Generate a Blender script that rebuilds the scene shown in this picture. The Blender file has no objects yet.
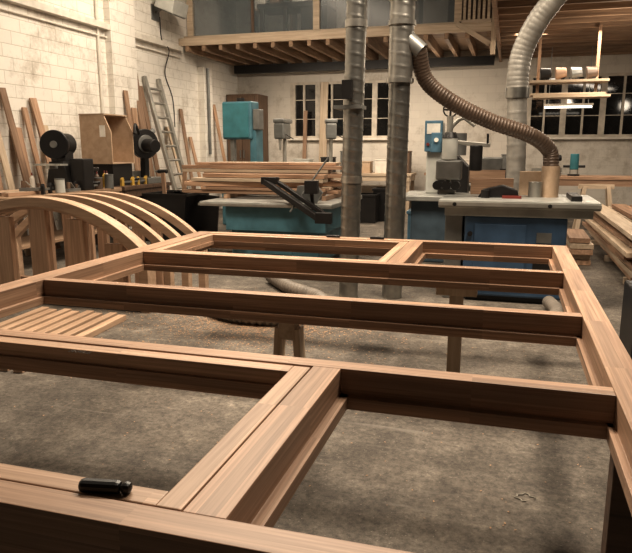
import bpy, bmesh, math, random
from mathutils import Vector as V, Matrix
random.seed(7)
S = bpy.context.scene
C = S.collection
sin, cos, PI = math.sin, math.cos, math.pi
# ------------------------------------------------------------------ camera and the reading of world points
f = 640.0; CXP = 316.0; CYP = 276.5; H = 1.55
th = math.atan(128.5/f); ps = math.atan(194*cos(th)/f)
Rv = V((cos(ps), sin(ps), 0)); Fv = V((-sin(ps)*cos(th), cos(ps)*cos(th), -sin(th))); Uv = Rv.cross(Fv)
def ray(px, py): return Fv + Rv*((px-CXP)/f) - Uv*((py-CYP)/f)
def onz(px, py, z): d = ray(px, py); return V((0, 0, H)) + d*((z-H)/d.z)
def ony(px, py, Y): d = ray(px, py); return V((0, 0, H)) + d*(Y/d.y)
def onx(px, py, X): d = ray(px, py); return V((0, 0, H)) + d*(X/d.x)
cd = bpy.data.cameras.new('camera'); cam = bpy.data.objects.new('camera', cd); C.objects.link(cam)
cam.location = (0, 0, H); cam.rotation_euler = (PI/2-th, 0, ps)
cd.sensor_width = 36; cd.lens = f/632*36; cd.clip_start = .05
S.camera = cam
# ------------------------------------------------------------------ materials
def newmat(name):
    m = bpy.data.materials.new(name); m.use_nodes = True
    nt = m.node_tree; return m, nt, nt.nodes['Principled BSDF']
def N(nt, t, **kw):
    n = nt.nodes.new(t)
    for k, v in kw.items(): setattr(n, k, v)
    return n
def ramp(nt, stops):
    r = N(nt, 'ShaderNodeValToRGB'); e = r.color_ramp.elements
    while len(e) < len(stops): e.new(.5)
    for i, (p, c) in enumerate(stops): e[i].position = p; e[i].color = (*c, 1)
    return r
def wood(name, c1, c2, axis='x', rough=.5, lam=.0, var=.25, sc=16):
    m, nt, p = newmat(name); L = nt.links.new
    tc = N(nt, 'ShaderNodeTexCoord'); mp = N(nt, 'ShaderNodeMapping')
    k = {'x': (1.1, sc, sc), 'y': (sc, 1.1, sc), 'z': (sc, sc, 1.1)}[axis]
    mp.inputs['Scale'].default_value = k
    oi = N(nt, 'ShaderNodeObjectInfo')
    ad = N(nt, 'ShaderNodeVectorMath', operation='ADD'); mu = N(nt, 'ShaderNodeMath', operation='MULTIPLY'); mu.inputs[1].default_value = 37
    L(oi.outputs['Random'], mu.inputs[0]); L(tc.outputs['Object'], mp.inputs[0]); L(mp.outputs[0], ad.inputs[0]); L(mu.outputs[0], ad.inputs[1])
    nz = N(nt, 'ShaderNodeTexNoise'); nz.inputs['Scale'].default_value = 1.6; nz.inputs['Detail'].default_value = 8; nz.inputs['Roughness'].default_value = .6; nz.inputs['Distortion'].default_value = .3
    r = ramp(nt, [(.3, c1), (.68, c2)]); L(nz.outputs[0], r.inputs[0])
    hs = N(nt, 'ShaderNodeHueSaturation'); L(r.outputs[0], hs.inputs['Color'])
    mr = N(nt, 'ShaderNodeMapRange'); mr.inputs[3].default_value = 1-var; mr.inputs[4].default_value = 1+var
    L(oi.outputs['Random'], mr.inputs[0])
    if lam:   # laminated strips, each with its own tone and grain
        sx = N(nt, 'ShaderNodeSeparateXYZ'); L(tc.outputs['Object'], sx.inputs[0]); cb = N(nt, 'ShaderNodeCombineXYZ')
        def fl(i, sz):
            a = N(nt, 'ShaderNodeMath', operation='DIVIDE'); a.inputs[1].default_value = sz; L(sx.outputs[i], a.inputs[0])
            c = N(nt, 'ShaderNodeMath', operation='ADD'); c.inputs[1].default_value = .37; L(a.outputs[0], c.inputs[0])
            q = N(nt, 'ShaderNodeMath', operation='FLOOR'); L(c.outputs[0], q.inputs[0]); L(q.outputs[0], cb.inputs[i])
        for i, ax in enumerate('xyz'): fl(i, .6 if ax == axis else .043)
        wn = N(nt, 'ShaderNodeTexWhiteNoise'); L(cb.outputs[0], wn.inputs['Vector'])
        m2 = N(nt, 'ShaderNodeMapRange'); m2.inputs[3].default_value = 1-lam; m2.inputs[4].default_value = 1+lam
        L(wn.outputs['Value'], m2.inputs[0]); mm = N(nt, 'ShaderNodeMath', operation='MULTIPLY')
        L(mr.outputs[0], mm.inputs[0]); L(m2.outputs[0], mm.inputs[1]); L(mm.outputs[0], hs.inputs['Value'])
        sc2 = N(nt, 'ShaderNodeVectorMath', operation='SCALE'); sc2.inputs['Scale'].default_value = 11; L(wn.outputs['Color'], sc2.inputs[0])
        a2 = N(nt, 'ShaderNodeVectorMath', operation='ADD'); L(ad.outputs[0], a2.inputs[0]); L(sc2.outputs[0], a2.inputs[1]); L(a2.outputs[0], nz.inputs['Vector'])
    else:
        L(mr.outputs[0], hs.inputs['Value']); L(ad.outputs[0], nz.inputs['Vector'])
    L(hs.outputs[0], p.inputs['Base Color']); p.inputs['Roughness'].default_value = rough
    bp = N(nt, 'ShaderNodeBump'); bp.inputs['Strength'].default_value = .05; bp.inputs['Distance'].default_value = .003
    L(nz.outputs[0], bp.inputs['Height']); L(bp.outputs[0], p.inputs['Normal'])
    return m
def paint(name, c, rough=.5, metal=0., var=.25, sc=6, emit=None):
    m, nt, p = newmat(name); L = nt.links.new
    tc = N(nt, 'ShaderNodeTexCoord'); nz = N(nt, 'ShaderNodeTexNoise'); nz.inputs['Scale'].default_value = sc; nz.inputs['Detail'].default_value = 5
    L(tc.outputs['Object'], nz.inputs['Vector'])
    r = ramp(nt, [(.3, tuple(x*(1-var) for x in c)), (.7, tuple(min(1, x*(1+var)) for x in c))]); L(nz.outputs[0], r.inputs[0])
    L(r.outputs[0], p.inputs['Base Color']); p.inputs['Roughness'].default_value = rough; p.inputs['Metallic'].default_value = metal
    if emit: p.inputs['Emission Color'].default_value = (*emit[0], 1); p.inputs['Emission Strength'].default_value = emit[1]
    return m
def blockwall(name, c, mort, hor, bw=.4, bh=.19, bump=.5):
    m, nt, p = newmat(name); L = nt.links.new
    ge = N(nt, 'ShaderNodeNewGeometry'); sx = N(nt, 'ShaderNodeSeparateXYZ'); cb = N(nt, 'ShaderNodeCombineXYZ')
    L(ge.outputs['Position'], sx.inputs[0]); L(sx.outputs[hor], cb.inputs[0]); L(sx.outputs['Z'], cb.inputs[1])
    br = N(nt, 'ShaderNodeTexBrick'); br.inputs['Scale'].default_value = 1; br.inputs['Brick Width'].default_value = bw; br.inputs['Row Height'].default_value = bh
    br.inputs['Mortar Size'].default_value = .008; br.inputs['Mortar Smooth'].default_value = .5
    br.inputs['Color1'].default_value = (*c, 1); br.inputs['Color2'].default_value = (*[x*.94 for x in c], 1); br.inputs['Mortar'].default_value = (*mort, 1)
    L(cb.outputs[0], br.inputs['Vector'])
    nz = N(nt, 'ShaderNodeTexNoise'); nz.inputs['Scale'].default_value = 1.3; nz.inputs['Detail'].default_value = 10; nz.inputs['Roughness'].default_value = .78
    L(ge.outputs['Position'], nz.inputs['Vector'])
    r = ramp(nt, [(.3, (.58, .54, .49)), (.48, (.98, .98, .98)), (.7, (1.04, 1.03, 1.02))]); L(nz.outputs[0], r.inputs[0])
    mx = N(nt, 'ShaderNodeMix', data_type='RGBA', blend_type='MULTIPLY'); mx.inputs[0].default_value = 1
    L(br.outputs['Color'], mx.inputs[6]); L(r.outputs[0], mx.inputs[7]); L(mx.outputs[2], p.inputs['Base Color']); p.inputs['Roughness'].default_value = .75
    bp = N(nt, 'ShaderNodeBump'); bp.inputs['Strength'].default_value = bump; bp.inputs['Distance'].default_value = .01; bp.invert = True
    L(br.outputs['Fac'], bp.inputs['Height']); L(bp.outputs[0], p.inputs['Normal'])
    return m
def concrete(name):
    m, nt, p = newmat(name); L = nt.links.new
    ge = N(nt, 'ShaderNodeNewGeometry')
    n1 = N(nt, 'ShaderNodeTexNoise'); n1.inputs['Scale'].default_value = 4.2; n1.inputs['Detail'].default_value = 15; n1.inputs['Roughness'].default_value = .8
    n2 = N(nt, 'ShaderNodeTexNoise'); n2.inputs['Scale'].default_value = 30; n2.inputs['Detail'].default_value = 8; n2.inputs['Roughness'].default_value = .85
    n3 = N(nt, 'ShaderNodeTexVoronoi'); n3.inputs['Scale'].default_value = 34
    n4 = N(nt, 'ShaderNodeTexNoise'); n4.inputs['Scale'].default_value = .7; n4.inputs['Detail'].default_value = 8; n4.inputs['Roughness'].default_value = .7
    mp = N(nt, 'ShaderNodeMapping'); mp.inputs['Scale'].default_value = (1.2, 16, 1); mp.inputs['Rotation'].default_value = (0, 0, .7)
    n5 = N(nt, 'ShaderNodeTexNoise'); n5.inputs['Scale'].default_value = 1.1; n5.inputs['Detail'].default_value = 6
    for n in (n1, n2, n3, n4, mp): L(ge.outputs['Position'], n.inputs['Vector'])
    L(mp.outputs[0], n5.inputs['Vector'])
    r1 = ramp(nt, [(.35, (.088, .077, .066)), (.46, (.135, .119, .102)), (.54, (.175, .157, .135)), (.61, (.24, .217, .189)), (.7, (.36, .33, .29))]); L(n1.outputs[0], r1.inputs[0])
    r2 = ramp(nt, [(.37, (.35, .33, .31)), (.5, (.95, .93, .9)), (.63, (1.5, 1.45, 1.38))]); L(n2.outputs[0], r2.inputs[0])
    mx = N(nt, 'ShaderNodeMix', data_type='RGBA', blend_type='MULTIPLY'); mx.inputs[0].default_value = .85
    L(r1.outputs[0], mx.inputs[6]); L(r2.outputs[0], mx.inputs[7])
    r4 = ramp(nt, [(.36, (.66, .64, .62)), (.5, (.95, .93, .91)), (.64, (1.25, 1.22, 1.18))]); L(n4.outputs[0], r4.inputs[0])
    m4 = N(nt, 'ShaderNodeMix', data_type='RGBA', blend_type='MULTIPLY'); m4.inputs[0].default_value = 1; L(mx.outputs[2], m4.inputs[6]); L(r4.outputs[0], m4.inputs[7])
    r5 = ramp(nt, [(.62, (0, 0, 0)), (.72, (.4, .4, .4))]); L(n5.outputs[0], r5.inputs[0])
    m5 = N(nt, 'ShaderNodeMix', data_type='RGBA', blend_type='MIX'); L(r5.outputs[0], m5.inputs[0]); L(m4.outputs[2], m5.inputs[6]); m5.inputs[7].default_value = (.3, .27, .23, 1)
    r3 = ramp(nt, [(.06, (.7, .7, .7)), (.13, (0, 0, 0))]); L(n3.outputs['Distance'], r3.inputs[0])
    m2 = N(nt, 'ShaderNodeMix', data_type='RGBA', blend_type='MIX'); L(r3.outputs[0], m2.inputs[0]); L(m5.outputs[2], m2.inputs[6]); m2.inputs[7].default_value = (.38, .33, .27, 1)
    L(m2.outputs[2], p.inputs['Base Color'])
    p.inputs['Roughness'].default_value = .72
    bp = N(nt, 'ShaderNodeBump'); bp.inputs['Strength'].default_value = .5; bp.inputs['Distance'].default_value = .012; L(n2.outputs[0], bp.inputs['Height']); L(bp.outputs[0], p.inputs['Normal'])
    return m
def glassy(name, tint, fac):
    m, nt, p = newmat(name); L = nt.links.new
    p.inputs['Base Color'].default_value = (*tint, 1); p.inputs['Roughness'].default_value = .25
    tr = N(nt, 'ShaderNodeBsdfTransparent'); mx = N(nt, 'ShaderNodeMixShader'); mx.inputs[0].default_value = fac
    L(tr.outputs[0], mx.inputs[1]); L(p.outputs[0], mx.inputs[2]); L(mx.outputs[0], nt.nodes['Material Output'].inputs[0])
    return m
FR1, FR2 = (.25, .15, .096), (.475, .312, .212)
SA1, SA2 = (.335, .213, .14), (.56, .385, .27)
M = {
 'fx': wood('frame_wood_x', FR1, FR2, 'x', .45, .22, .05, 60), 'fy': wood('frame_wood_y', FR1, FR2, 'y', .45, .22, .05, 60), 'fz': wood('frame_wood_z', FR1, FR2, 'z', .45, .1, .05, 60),
 'sx': wood('sash_wood_x', SA1, SA2, 'x', .45, .16, .06, 60), 'sy': wood('sash_wood_y', SA1, SA2, 'y', .45, .16, .06, 60), 'sz': wood('sash_wood_z', SA1, SA2, 'z', .45, 0, .16, 30),
 'ax': wood('arch_wood', (.39, .265, .18), (.58, .415, .295), 'x', .45, 0, .1, 12),
 'bx': wood('board_wood_x', (.24, .145, .09), (.49, .325, .22), 'x', .6, 0, .35),
 'bz': wood('board_wood_z', (.25, .15, .095), (.46, .3, .195), 'z', .6, 0, .3),
 'px': wood('pale_timber_x', (.42, .32, .225), (.62, .51, .39), 'x', .6, 0, .15), 'pz': wood('pale_timber_z', (.38, .29, .205), (.56, .455, .345), 'z', .6, 0, .15),
 'jx': wood('joist_wood_x', (.18, .115, .073), (.38, .26, .17), 'x', .7, 0, .2), 'jy': wood('joist_wood_y', (.18, .115, .073), (.38, .26, .17), 'y', .7, 0, .2),
 'ply': wood('plywood', (.4, .285, .19), (.52, .39, .28), 'y', .6, 0, .1, 6),
 'dk': wood('dark_wood', (.06, .037, .025), (.15, .09, .058), 'x', .6, 0, .1), 'dkz': wood('dark_brown_wood', (.09, .057, .038), (.18, .115, .075), 'z', .6, 0, .1),
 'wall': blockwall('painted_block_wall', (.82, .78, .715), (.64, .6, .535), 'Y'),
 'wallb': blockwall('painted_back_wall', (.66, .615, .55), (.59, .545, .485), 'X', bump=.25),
 'floor': concrete('concrete_floor'),
 'ceil': paint('dark_ceiling', (.1, .08, .06), .8), 'dwall': paint('dark_wall', (.06, .05, .042), .8), 'white': paint('cream_paint', (.68, .635, .565), .55, 0, .12), 'wfr': paint('window_frame_paint', (.55, .495, .42), .55, 0, .2),
 'galv': paint('galvanised_steel', (.36, .35, .325), .33, .88, .2, 9), 'galvl': paint('bright_galvanised_steel', (.5, .48, .44), .33, .85, .2, 9),
 'flex': paint('silver_flexible_duct', (.4, .38, .345), .48, .5, .2, 8), 'brown': paint('brown_hose', (.12, .083, .06), .45, .1, .2),
 'hose': paint('grey_hose', (.22, .19, .16), .5, 0, .2), 'cast': paint('cast_iron_table', (.4, .4, .375), .4, .45, .2, 5),
 'teal': paint('teal_machine_paint', (.08, .19, .235), .45, 0, .2), 'tealb': paint('bright_teal_paint', (.05, .185, .215), .45, 0, .15),
 'navy': paint('navy_machine_paint', (.058, .108, .185), .42, 0, .18), 'blue': paint('blue_paint', (.085, .17, .235), .45, 0, .2), 'slate': paint('slate_blue_paint', (.07, .1, .125), .45, 0, .2), 'pale': paint('pale_grey_paint', (.5, .5, .465), .45, 0, .12),
 'black': paint('black_steel', (.018, .016, .015), .45, .2, .2), 'rub': paint('black_plastic', (.013, .012, .012), .35, 0, .2), 'grey': paint('grey_steel', (.22, .22, .21), .4, .5, .2),
 'alu': paint('aluminium', (.38, .365, .33), .42, .6, .15), 'red': paint('red_plastic', (.2, .04, .03), .4), 'green': paint('green_plastic', (.03, .2, .05), .4), 'yel': paint('yellow_paint', (.5, .32, .07), .45),
 'dust': paint('orange_sawdust', (.46, .3, .19), .9, 0, .3, 30), 'paper': paint('white_paper', (.75, .72, .66), .8), 'chalk': paint('dull_chalk', (.42, .39, .34), .9), 'night': paint('night_glass', (.014, .013, .012), .06, 0, .2),
 'glass': glassy('office_glass', (.19, .225, .24), .42), 'tube': paint('tube_light', (.9, .88, .8), .4, 0, .02, 4, ((1, .92, .78), 3)), 'pencil': paint('pencil_lead', (.03, .025, .02), .6),
}
# ------------------------------------------------------------------ mesh builders
class B:
    def __init__(s): s.bm = bmesh.new()
    def box(s, x0, x1, y0, y1, z0, z1, mt=None):
        v = [s.bm.verts.new(mt @ V((x, y, z)) if mt else (x, y, z)) for x in (x0, x1) for y in (y0, y1) for z in (z0, z1)]
        for q in ((0, 1, 3, 2), (4, 6, 7, 5), (0, 4, 5, 1), (2, 3, 7, 6), (0, 2, 6, 4), (1, 5, 7, 3)): s.bm.faces.new([v[i] for i in q])
        return s
    def beam(s, p0, p1, w, h, up=(0, 0, 1)):
        p0 = V(p0); p1 = V(p1); d = (p1-p0); l = d.length; d.normalize(); u = V(up)
        if abs(d.dot(u)) > .98: u = V((0, 1, 0))
        y = u.cross(d).normalized(); z = d.cross(y)
        mt = Matrix(((d.x, y.x, z.x, p0.x), (d.y, y.y, z.y, p0.y), (d.z, y.z, z.z, p0.z), (0, 0, 0, 1)))
        return s.box(0, l, -w/2, w/2, -h/2, h/2, mt)
    def tube(s, pts, r, seg=14, rf=None, caps=True):
        pts = [V(p) for p in pts]; rings = []; n = len(pts); up = None
        for i, p in enumerate(pts):
            d = (pts[min(i+1, n-1)]-pts[max(i-1, 0)]).normalized()
            if up is None: up = V((0, 0, 1)) if abs(d.z) < .9 else V((1, 0, 0))
            a = (up-d*up.dot(d)).normalized(); up = a; b = d.cross(a)
            rr = rf(i) if rf else r
            rings.append([s.bm.verts.new(p+(a*cos(2*PI*k/seg)+b*sin(2*PI*k/seg))*rr) for k in range(seg)])
        for A, Bq in zip(rings, rings[1:]):
            for k in range(seg): s.bm.faces.new((A[k], A[(k+1) % seg], Bq[(k+1) % seg], Bq[k]))
        if caps: s.bm.faces.new(rings[0][::-1]); s.bm.faces.new(rings[-1])
        return s
    def cyl(s, p0, p1, r, seg=20, r2=None):
        r2 = r if r2 is None else r2
        return s.tube([p0, p1], r, seg, lambda i: r if i == 0 else r2)
    def prism(s, poly, a0, a1, axis='x'):
        fn = {'x': lambda u, v, a: (a, u, v), 'y': lambda u, v, a: (u, a, v), 'z': lambda u, v, a: (u, v, a)}[axis]
        A = [s.bm.verts.new(fn(u, v, a0)) for u, v in poly]; Bq = [s.bm.verts.new(fn(u, v, a1)) for u, v in poly]; n = len(poly)
        s.bm.faces.new(A); s.bm.faces.new(Bq[::-1])
        for i in range(n): s.bm.faces.new((A[i], Bq[i], Bq[(i+1) % n], A[(i+1) % n]))
        return s
    def band(s, inner, outer, y0, y1, closed=False):    # a continuous band between two matching outlines in the XZ plane
        bm = s.bm; R = [[bm.verts.new((x, y, z)) for (x, z), y in ((a, y0), (b, y0), (b, y1), (a, y1))] for a, b in zip(inner, outer)]
        prs = list(zip(R, R[1:]))+([(R[-1], R[0])] if closed else [])
        for P, Q in prs:
            for i in range(4): bm.faces.new((P[i], P[(i+1) % 4], Q[(i+1) % 4], Q[i]))
        if not closed: bm.faces.new(R[0][::-1]); bm.faces.new(R[-1])
        return s
    def ring(s, c, r0, r1, y0, y1, n=24):
        an = [2*PI*k/n for k in range(n)]
        return s.band([(c[0]+r0*cos(a), c[1]+r0*sin(a)) for a in an], [(c[0]+r1*cos(a), c[1]+r1*sin(a)) for a in an], y0, y1, True)
ORG = {}
def put(name, b, mat, parent=None, bev=0, smooth=False, label=None, cat=None, group=None, kind=None):
    bm = b.bm; bmesh.ops.recalc_face_normals(bm, faces=bm.faces)
    me = bpy.data.meshes.new(name); o = bpy.data.objects.new(name, me); C.objects.link(o)
    if parent: off = ORG[parent.name]; o.parent = parent
    else:
        xs = [v.co for v in bm.verts]; mn = V([min(v[i] for v in xs) for i in range(3)]); mxx = V([max(v[i] for v in xs) for i in range(3)])
        off = V(((mn.x+mxx.x)/2, (mn.y+mxx.y)/2, mn.z)); o.location = off
    ORG[o.name] = off
    bmesh.ops.translate(bm, verts=bm.verts, vec=-off)
    bm.to_mesh(me); bm.free(); me.materials.append(M[mat] if isinstance(mat, str) else mat)
    if smooth:
        for p in me.polygons: p.use_smooth = True
        me.set_sharp_from_angle(angle=.7)
    if bev:
        md = o.modifiers.new('bevel', 'BEVEL'); md.width = bev; md.segments = 2; md.limit_method = 'ANGLE'
    if label: o['label'] = label
    if cat: o['category'] = cat
    if group: o['group'] = group
    if kind: o['kind'] = kind
    return o
def thing(name, label, cat, loc, group=None, rotz=0, local=False):
    o = bpy.data.objects.new(name, None); C.objects.link(o); o.location = loc; o.rotation_euler = (0, 0, rotz); o.empty_display_size = .1
    o['label'] = label; o['category'] = cat
    if group: o['group'] = group
    ORG[o.name] = V((0, 0, 0)) if local else V(loc)
    return o
def dup(root, loc, label, rotz=None):
    def cp(o, par):
        c = o.copy(); C.objects.link(c); c.parent = par
        for ch in list(o.children): cp(ch, c)
        return c
    c = cp(root, None); c.location = loc; c['label'] = label
    if rotz is not None: c.rotation_euler = (0, 0, rotz)
    return c
def stick(name, p0, p1, w, h, mat, parent=None, bev=.003, up=(0, 0, 1), **kw):    # a board with its grain along local X
    p0 = V(p0); p1 = V(p1); d = p1-p0; l = d.length; d.normalize(); u = V(up)
    if abs(d.dot(u)) > .98: u = V((0, 1, 0))
    y = u.cross(d).normalized(); z = d.cross(y); c = (p0+p1)/2
    b = B().box(-l/2, l/2, -w/2, w/2, -h/2, h/2)
    o = put(name, b, mat, None, bev, **kw)
    for v in o.data.vertices: v.co += ORG[o.name]
    off = V((0, 0, 0))
    if parent: o.parent = parent; off = ORG[parent.name]
    o.matrix_basis = Matrix(((d.x, y.x, z.x, c.x-off.x), (d.y, y.y, z.y, c.y-off.y), (d.z, y.z, z.z, c.z-off.z), (0, 0, 0, 1)))
    return o
def spline(pts, step):
    pts = [V(p) for p in pts]; P = [pts[0]*2-pts[1]]+pts+[pts[-1]*2-pts[-2]]; out = []
    for i in range(1, len(P)-2):
        n = max(2, int((P[i+1]-P[i]).length/step))
        for k in range(n):
            t = k/n; a, b, c, d = P[i-1], P[i], P[i+1], P[i+2]
            out.append(.5*((2*b)+(c-a)*t+(2*a-5*b+4*c-d)*t*t+(3*b-a-3*c+d)*t**3))
    out.append(pts[-1]); return out
ORDN = ['first', 'second', 'third', 'fourth', 'fifth', 'sixth', 'seventh', 'eighth']
# ------------------------------------------------------------------ setting
XL, XR, YB, YF, ZC = -7.1, 6.5, 16.5, -5, 5.6
put('floor', B().box(XL-.2, XR+.2, YF-.2, YB+.2, -.12, 0), 'floor', kind='structure')
put('ceiling', B().box(XL-.2, XR+.2, YF-.2, YB+.2, ZC, ZC+.1), 'ceil', kind='structure')
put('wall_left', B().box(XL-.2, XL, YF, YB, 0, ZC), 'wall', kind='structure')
put('wall_right', B().box(XR, XR+.2, YF, YB, 0, ZC), 'dwall', kind='structure')
put('wall_front', B().box(XL, XR, YF-.2, YF, 0, ZC), 'dwall', kind='structure')
W1 = (-5.6, -2.6); W2 = (.3, 3.7); Z0, Z1 = 1.8, 3.22
b = B().box(XL, XR, YB, YB+.2, 0, Z0).box(XL, XR, YB, YB+.2, Z1, ZC)
b.box(XL, W1[0], YB, YB+.2, Z0, Z1).box(W1[1], W2[0], YB, YB+.2, Z0, Z1).box(W2[1], XR, YB, YB+.2, Z0, Z1)
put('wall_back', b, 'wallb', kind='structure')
def window(n, x0, x1, cols):
    r = bpy.data.objects.new('window_%d' % n, None); C.objects.link(r); r['kind'] = 'structure'; r.location = (x0, YB, Z0); ORG[r.name] = V((x0, YB, Z0))
    fb = B(); t = .06
    fb.box(x0, x1, YB-.02, YB+.08, Z0, Z0+t).box(x0, x1, YB-.02, YB+.08, Z1-t, Z1)
    for i in range(cols+1):
        w = t*.8 if i % 2 else t*2.2
        x = x0+(x1-x0)*i/cols-w/2; x = min(max(x, x0), x1-w); fb.box(x, x+w, YB-.021, YB+.081, Z0+.001, Z1-.001)
    put('window_frame', fb, 'wfr', r)
    g = B()
    for i in range(cols):
        xa = x0+(x1-x0)*i/cols
        for q in (.34, .68): g.box(xa+.03, xa+(x1-x0)/cols-.03, YB+.012, YB+.048, Z0+(Z1-Z0)*q, Z0+(Z1-Z0)*q+.018)
    put('glazing_bar', g, 'wfr', r)
    put('pane', B().box(x0+t/2, x1-t/2, YB+.05, YB+.06, Z0+t/2, Z1-t/2), 'night', r)
    put('window_sill', B().box(x0-.05, x1+.05, YB-.12, YB, Z0-.05, Z0), 'white', r)
window(1, W1[0], W1[1], 8); window(2, W2[0], W2[1], 8)
put('trim_1', B().box(XL, XL+.13, 10.55, 11.35, 0, ZC), 'wall', kind='structure')
put('trim_2', B().box(XL, XL+.16, 14.15, 14.6, 0, 3.4), 'wall', kind='structure')
# ------------------------------------------------------------------ mezzanine
e_ = .004
mz = thing('mezzanine', 'timber mezzanine floor on joists across the back, below the glazed office', 'mezzanine', (-3.7, 15, 3.54))
put('deck', B().box(XL+e_, -.46, 13.36, YB-e_, 3.84, 3.9), 'jx', mz)
put('fascia_beam', B().box(XL+e_, -.46, 13.3, 13.36, 3.74, 3.9), 'px', mz, .005)
for i in range(17): put('joist', B().box(-6.95+i*.4, -6.87+i*.4, 13.32, YB-e_, 3.63, 3.84), 'jy', mz)
put('steel_beam', B().box(XL+.17, -.46, 15.9, 16.05, 3.43, 3.63), 'black', mz)
m2 = thing('mezzanine', 'plank-topped mezzanine floor with bare joists above the right-hand benches', 'mezzanine', (3, 12.7, 3.6))
put('deck', B().box(-.3, XR-e_, 8.8, YB-e_, 3.84, 3.9), 'jx', m2)
put('edge_beam', B().box(-.36, -.3, 8.8, YB-e_, 3.55, 3.92), 'bx', m2)
for i in range(15): put('joist', B().box(-.3, XR-e_, 9.0+i*.53, 9.07+i*.53, 3.62, 3.84), 'jx', m2)
ofc = thing('glazed_partition', 'timber framed glazed office front standing on the mezzanine edge', 'partition', (-4, 13.6, 3.9))
xs = [ony(191, 20, 13.6).x, ony(317, 20, 13.6).x, ony(458, 20, 13.6).x]
xm = ony(253, 20, 13.6).x
put('sill_rail', B().box(XL+e_, xs[2], 13.55, 13.65, 3.9, 3.98), 'px', ofc)
put('head_rail', B().box(XL+e_, xs[2], 13.55, 13.65, 5.4, ZC), 'px', ofc)
for x in xs: put('post', B().box(x-.07, x+.07, 13.54, 13.66, 3.98, 5.4), 'px', ofc)
put('post', B().box(xm-.03, xm+.03, 13.56, 13.64, 3.98, 5.4), 'dkz', ofc)
for a, c in ((xs[0]+.07, xm-.03), (xm+.03, xs[1]-.07), (xs[1]+.07, xs[2]-.07)): put('pane', B().box(a, c, 13.59, 13.61, 3.98, 5.4), 'glass', ofc)
dt = thing('desk', 'dark brown wooden desk behind the office glass on the mezzanine', 'desk', (-5, 14.6, 3.9))
put('desk_top', B().box(-5.6, -3.95, 14.2, 15.0, 4.6, 4.7), 'dk', dt)
put('drawer_unit', B().box(-4.6, -4.0, 14.3, 14.9, 3.9, 4.6), 'dk', dt)
for x in (-5.55, -5.0): put('leg', B().box(x, x+.09, 14.25, 14.34, 3.9, 4.6), 'dk', dt)
sv = thing('shelf_unit', 'dark shelf unit behind the office glass beside the desk', 'shelf', (-5, 15.6, 3.9))
for x in (-6.2, -5.2, -4.2): put('upright', B().box(x, x+.05, 15.3, 15.7, 3.9, 5.5), 'dk', sv)
for z in (4.2, 4.8, 5.45): put('shelf', B().box(-6.15, -4.2, 15.3, 15.7, z, z+.04), 'jx', sv)
for i, (x, w, h, m) in enumerate(((-6.0, .3, .3, 'white'), (-5.6, .25, .38, 'dkz'), (-5.0, .35, .28, 'pale'), (-4.55, .22, .4, 'bz'))):
    r = thing('file_box', 'file box on the middle shelf behind the office glass, %s from the left' % ORDN[i], 'box', (x, 15.5, 4.84), 'file boxes in the office'); put('box', B().box(x-w/2, x+w/2, 15.36, 15.64, 4.84, 4.84+h), m, r, .005); put('lid', B().box(x-w/2-.01, x+w/2+.01, 15.35, 15.65, 4.84+h, 4.87+h), m, r)
cb = thing('cupboard', 'reddish brown cupboard behind the office glass above the ducts', 'cupboard', (-2.6, 14.7, 3.9))
put('carcass', B().box(-3.1, -2.0, 14.5, 15.0, 3.9, 4.9), 'bz', cb)
put('door', B().box(-3.08, -2.56, 14.47, 14.5, 3.95, 4.85), 'bz', cb); put('door', B().box(-2.54, -2.02, 14.47, 14.5, 3.95, 4.85), 'bz', cb)
dkc = thing('backing', 'dark wardrobe added behind the balustrade to darken its gaps on the mezzanine', 'backing', (-.9, 15.6, 3.9))  # added dark backing, keeps the gaps between the balusters from showing lit wall
put('carcass', B().box(-1.5, -.4, 15.4, 15.9, 3.9, 5.5), 'dkz', dkc); put('door', B().box(-1.47, -.96, 15.37, 15.4, 3.95, 5.45), 'dkz', dkc); put('door', B().box(-.94, -.43, 15.37, 15.4, 3.95, 5.45), 'dkz', dkc)
bl = thing('balustrade', 'slatted timber balustrade at the right end of the office on the mezzanine', 'balustrade', (-.7, 13.4, 3.9))
xa, xb = xs[2]+.08, -.48
put('handrail', B().box(xa, xb, 13.38, 13.44, 4.95, 5.02), 'px', bl)
put('bottom_rail', B().box(xa, xb, 13.38, 13.44, 3.9, 3.98), 'px', bl)
for i in range(6):
    x = xa+.03+(xb-xa-.11)*i/5; put('baluster', B().box(x, x+.05, 13.39, 13.43, 3.98, 4.95), 'px', bl)
stick('brace', (xs[2], 13.27, 3.9), (-.48, 13.27, 3.5), .04, .09, 'px', mz)
stick('newel_post', (-.42, 13.25, 3.3), (-.42, 13.25, 5.4), .09, .09, 'px', mz)
# ------------------------------------------------------------------ left wall fittings
wr = thing('wall_rail', 'pale painted steel rail running along the block wall up to the mezzanine', 'rail', (XL+.06, 10, 3.5))
put('rail', B().box(XL, XL+.12, 6, 13.28, 3.62, 3.72), 'white', wr)
put('conduit', B().cyl((XL+.03, 6, 3.5), (XL+.03, 13.28, 3.5), .02, 10), 'white', wr, smooth=True)
fl = thing('floodlight', 'grey floodlight on a bracket high up the white wall beside the mezzanine', 'lamp', (XL+.25, 12.3, 4.3))
b = B().prism([(XL+.16, 4.32), (XL+.55, 4.16), (XL+.62, 4.42), (XL+.26, 4.6)], 12.05, 12.65, 'y'); put('housing', b, 'pale', fl, .01)
put('bracket', B().beam((XL, 12.35, 4.25), (XL+.3, 12.35, 4.4), .06, .04).box(XL, XL+.02, 12.2, 12.5, 4.1, 4.4), 'grey', fl)
put('lens', B().beam((XL+.2, 12.35, 4.29), (XL+.54, 12.35, 4.15), .5, .02), 'grey', fl)
put('wall_conduit', B().cyl((XL+.03, 10.3, 2.0), (XL+.03, 10.3, 5.6), .03, 10).box(XL, XL+.07, 10.2, 10.4, 1.85, 2.02), 'white', smooth=True, label='white vertical conduit pipe on the left wall beside the brick pier', cat='pipe')
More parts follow.
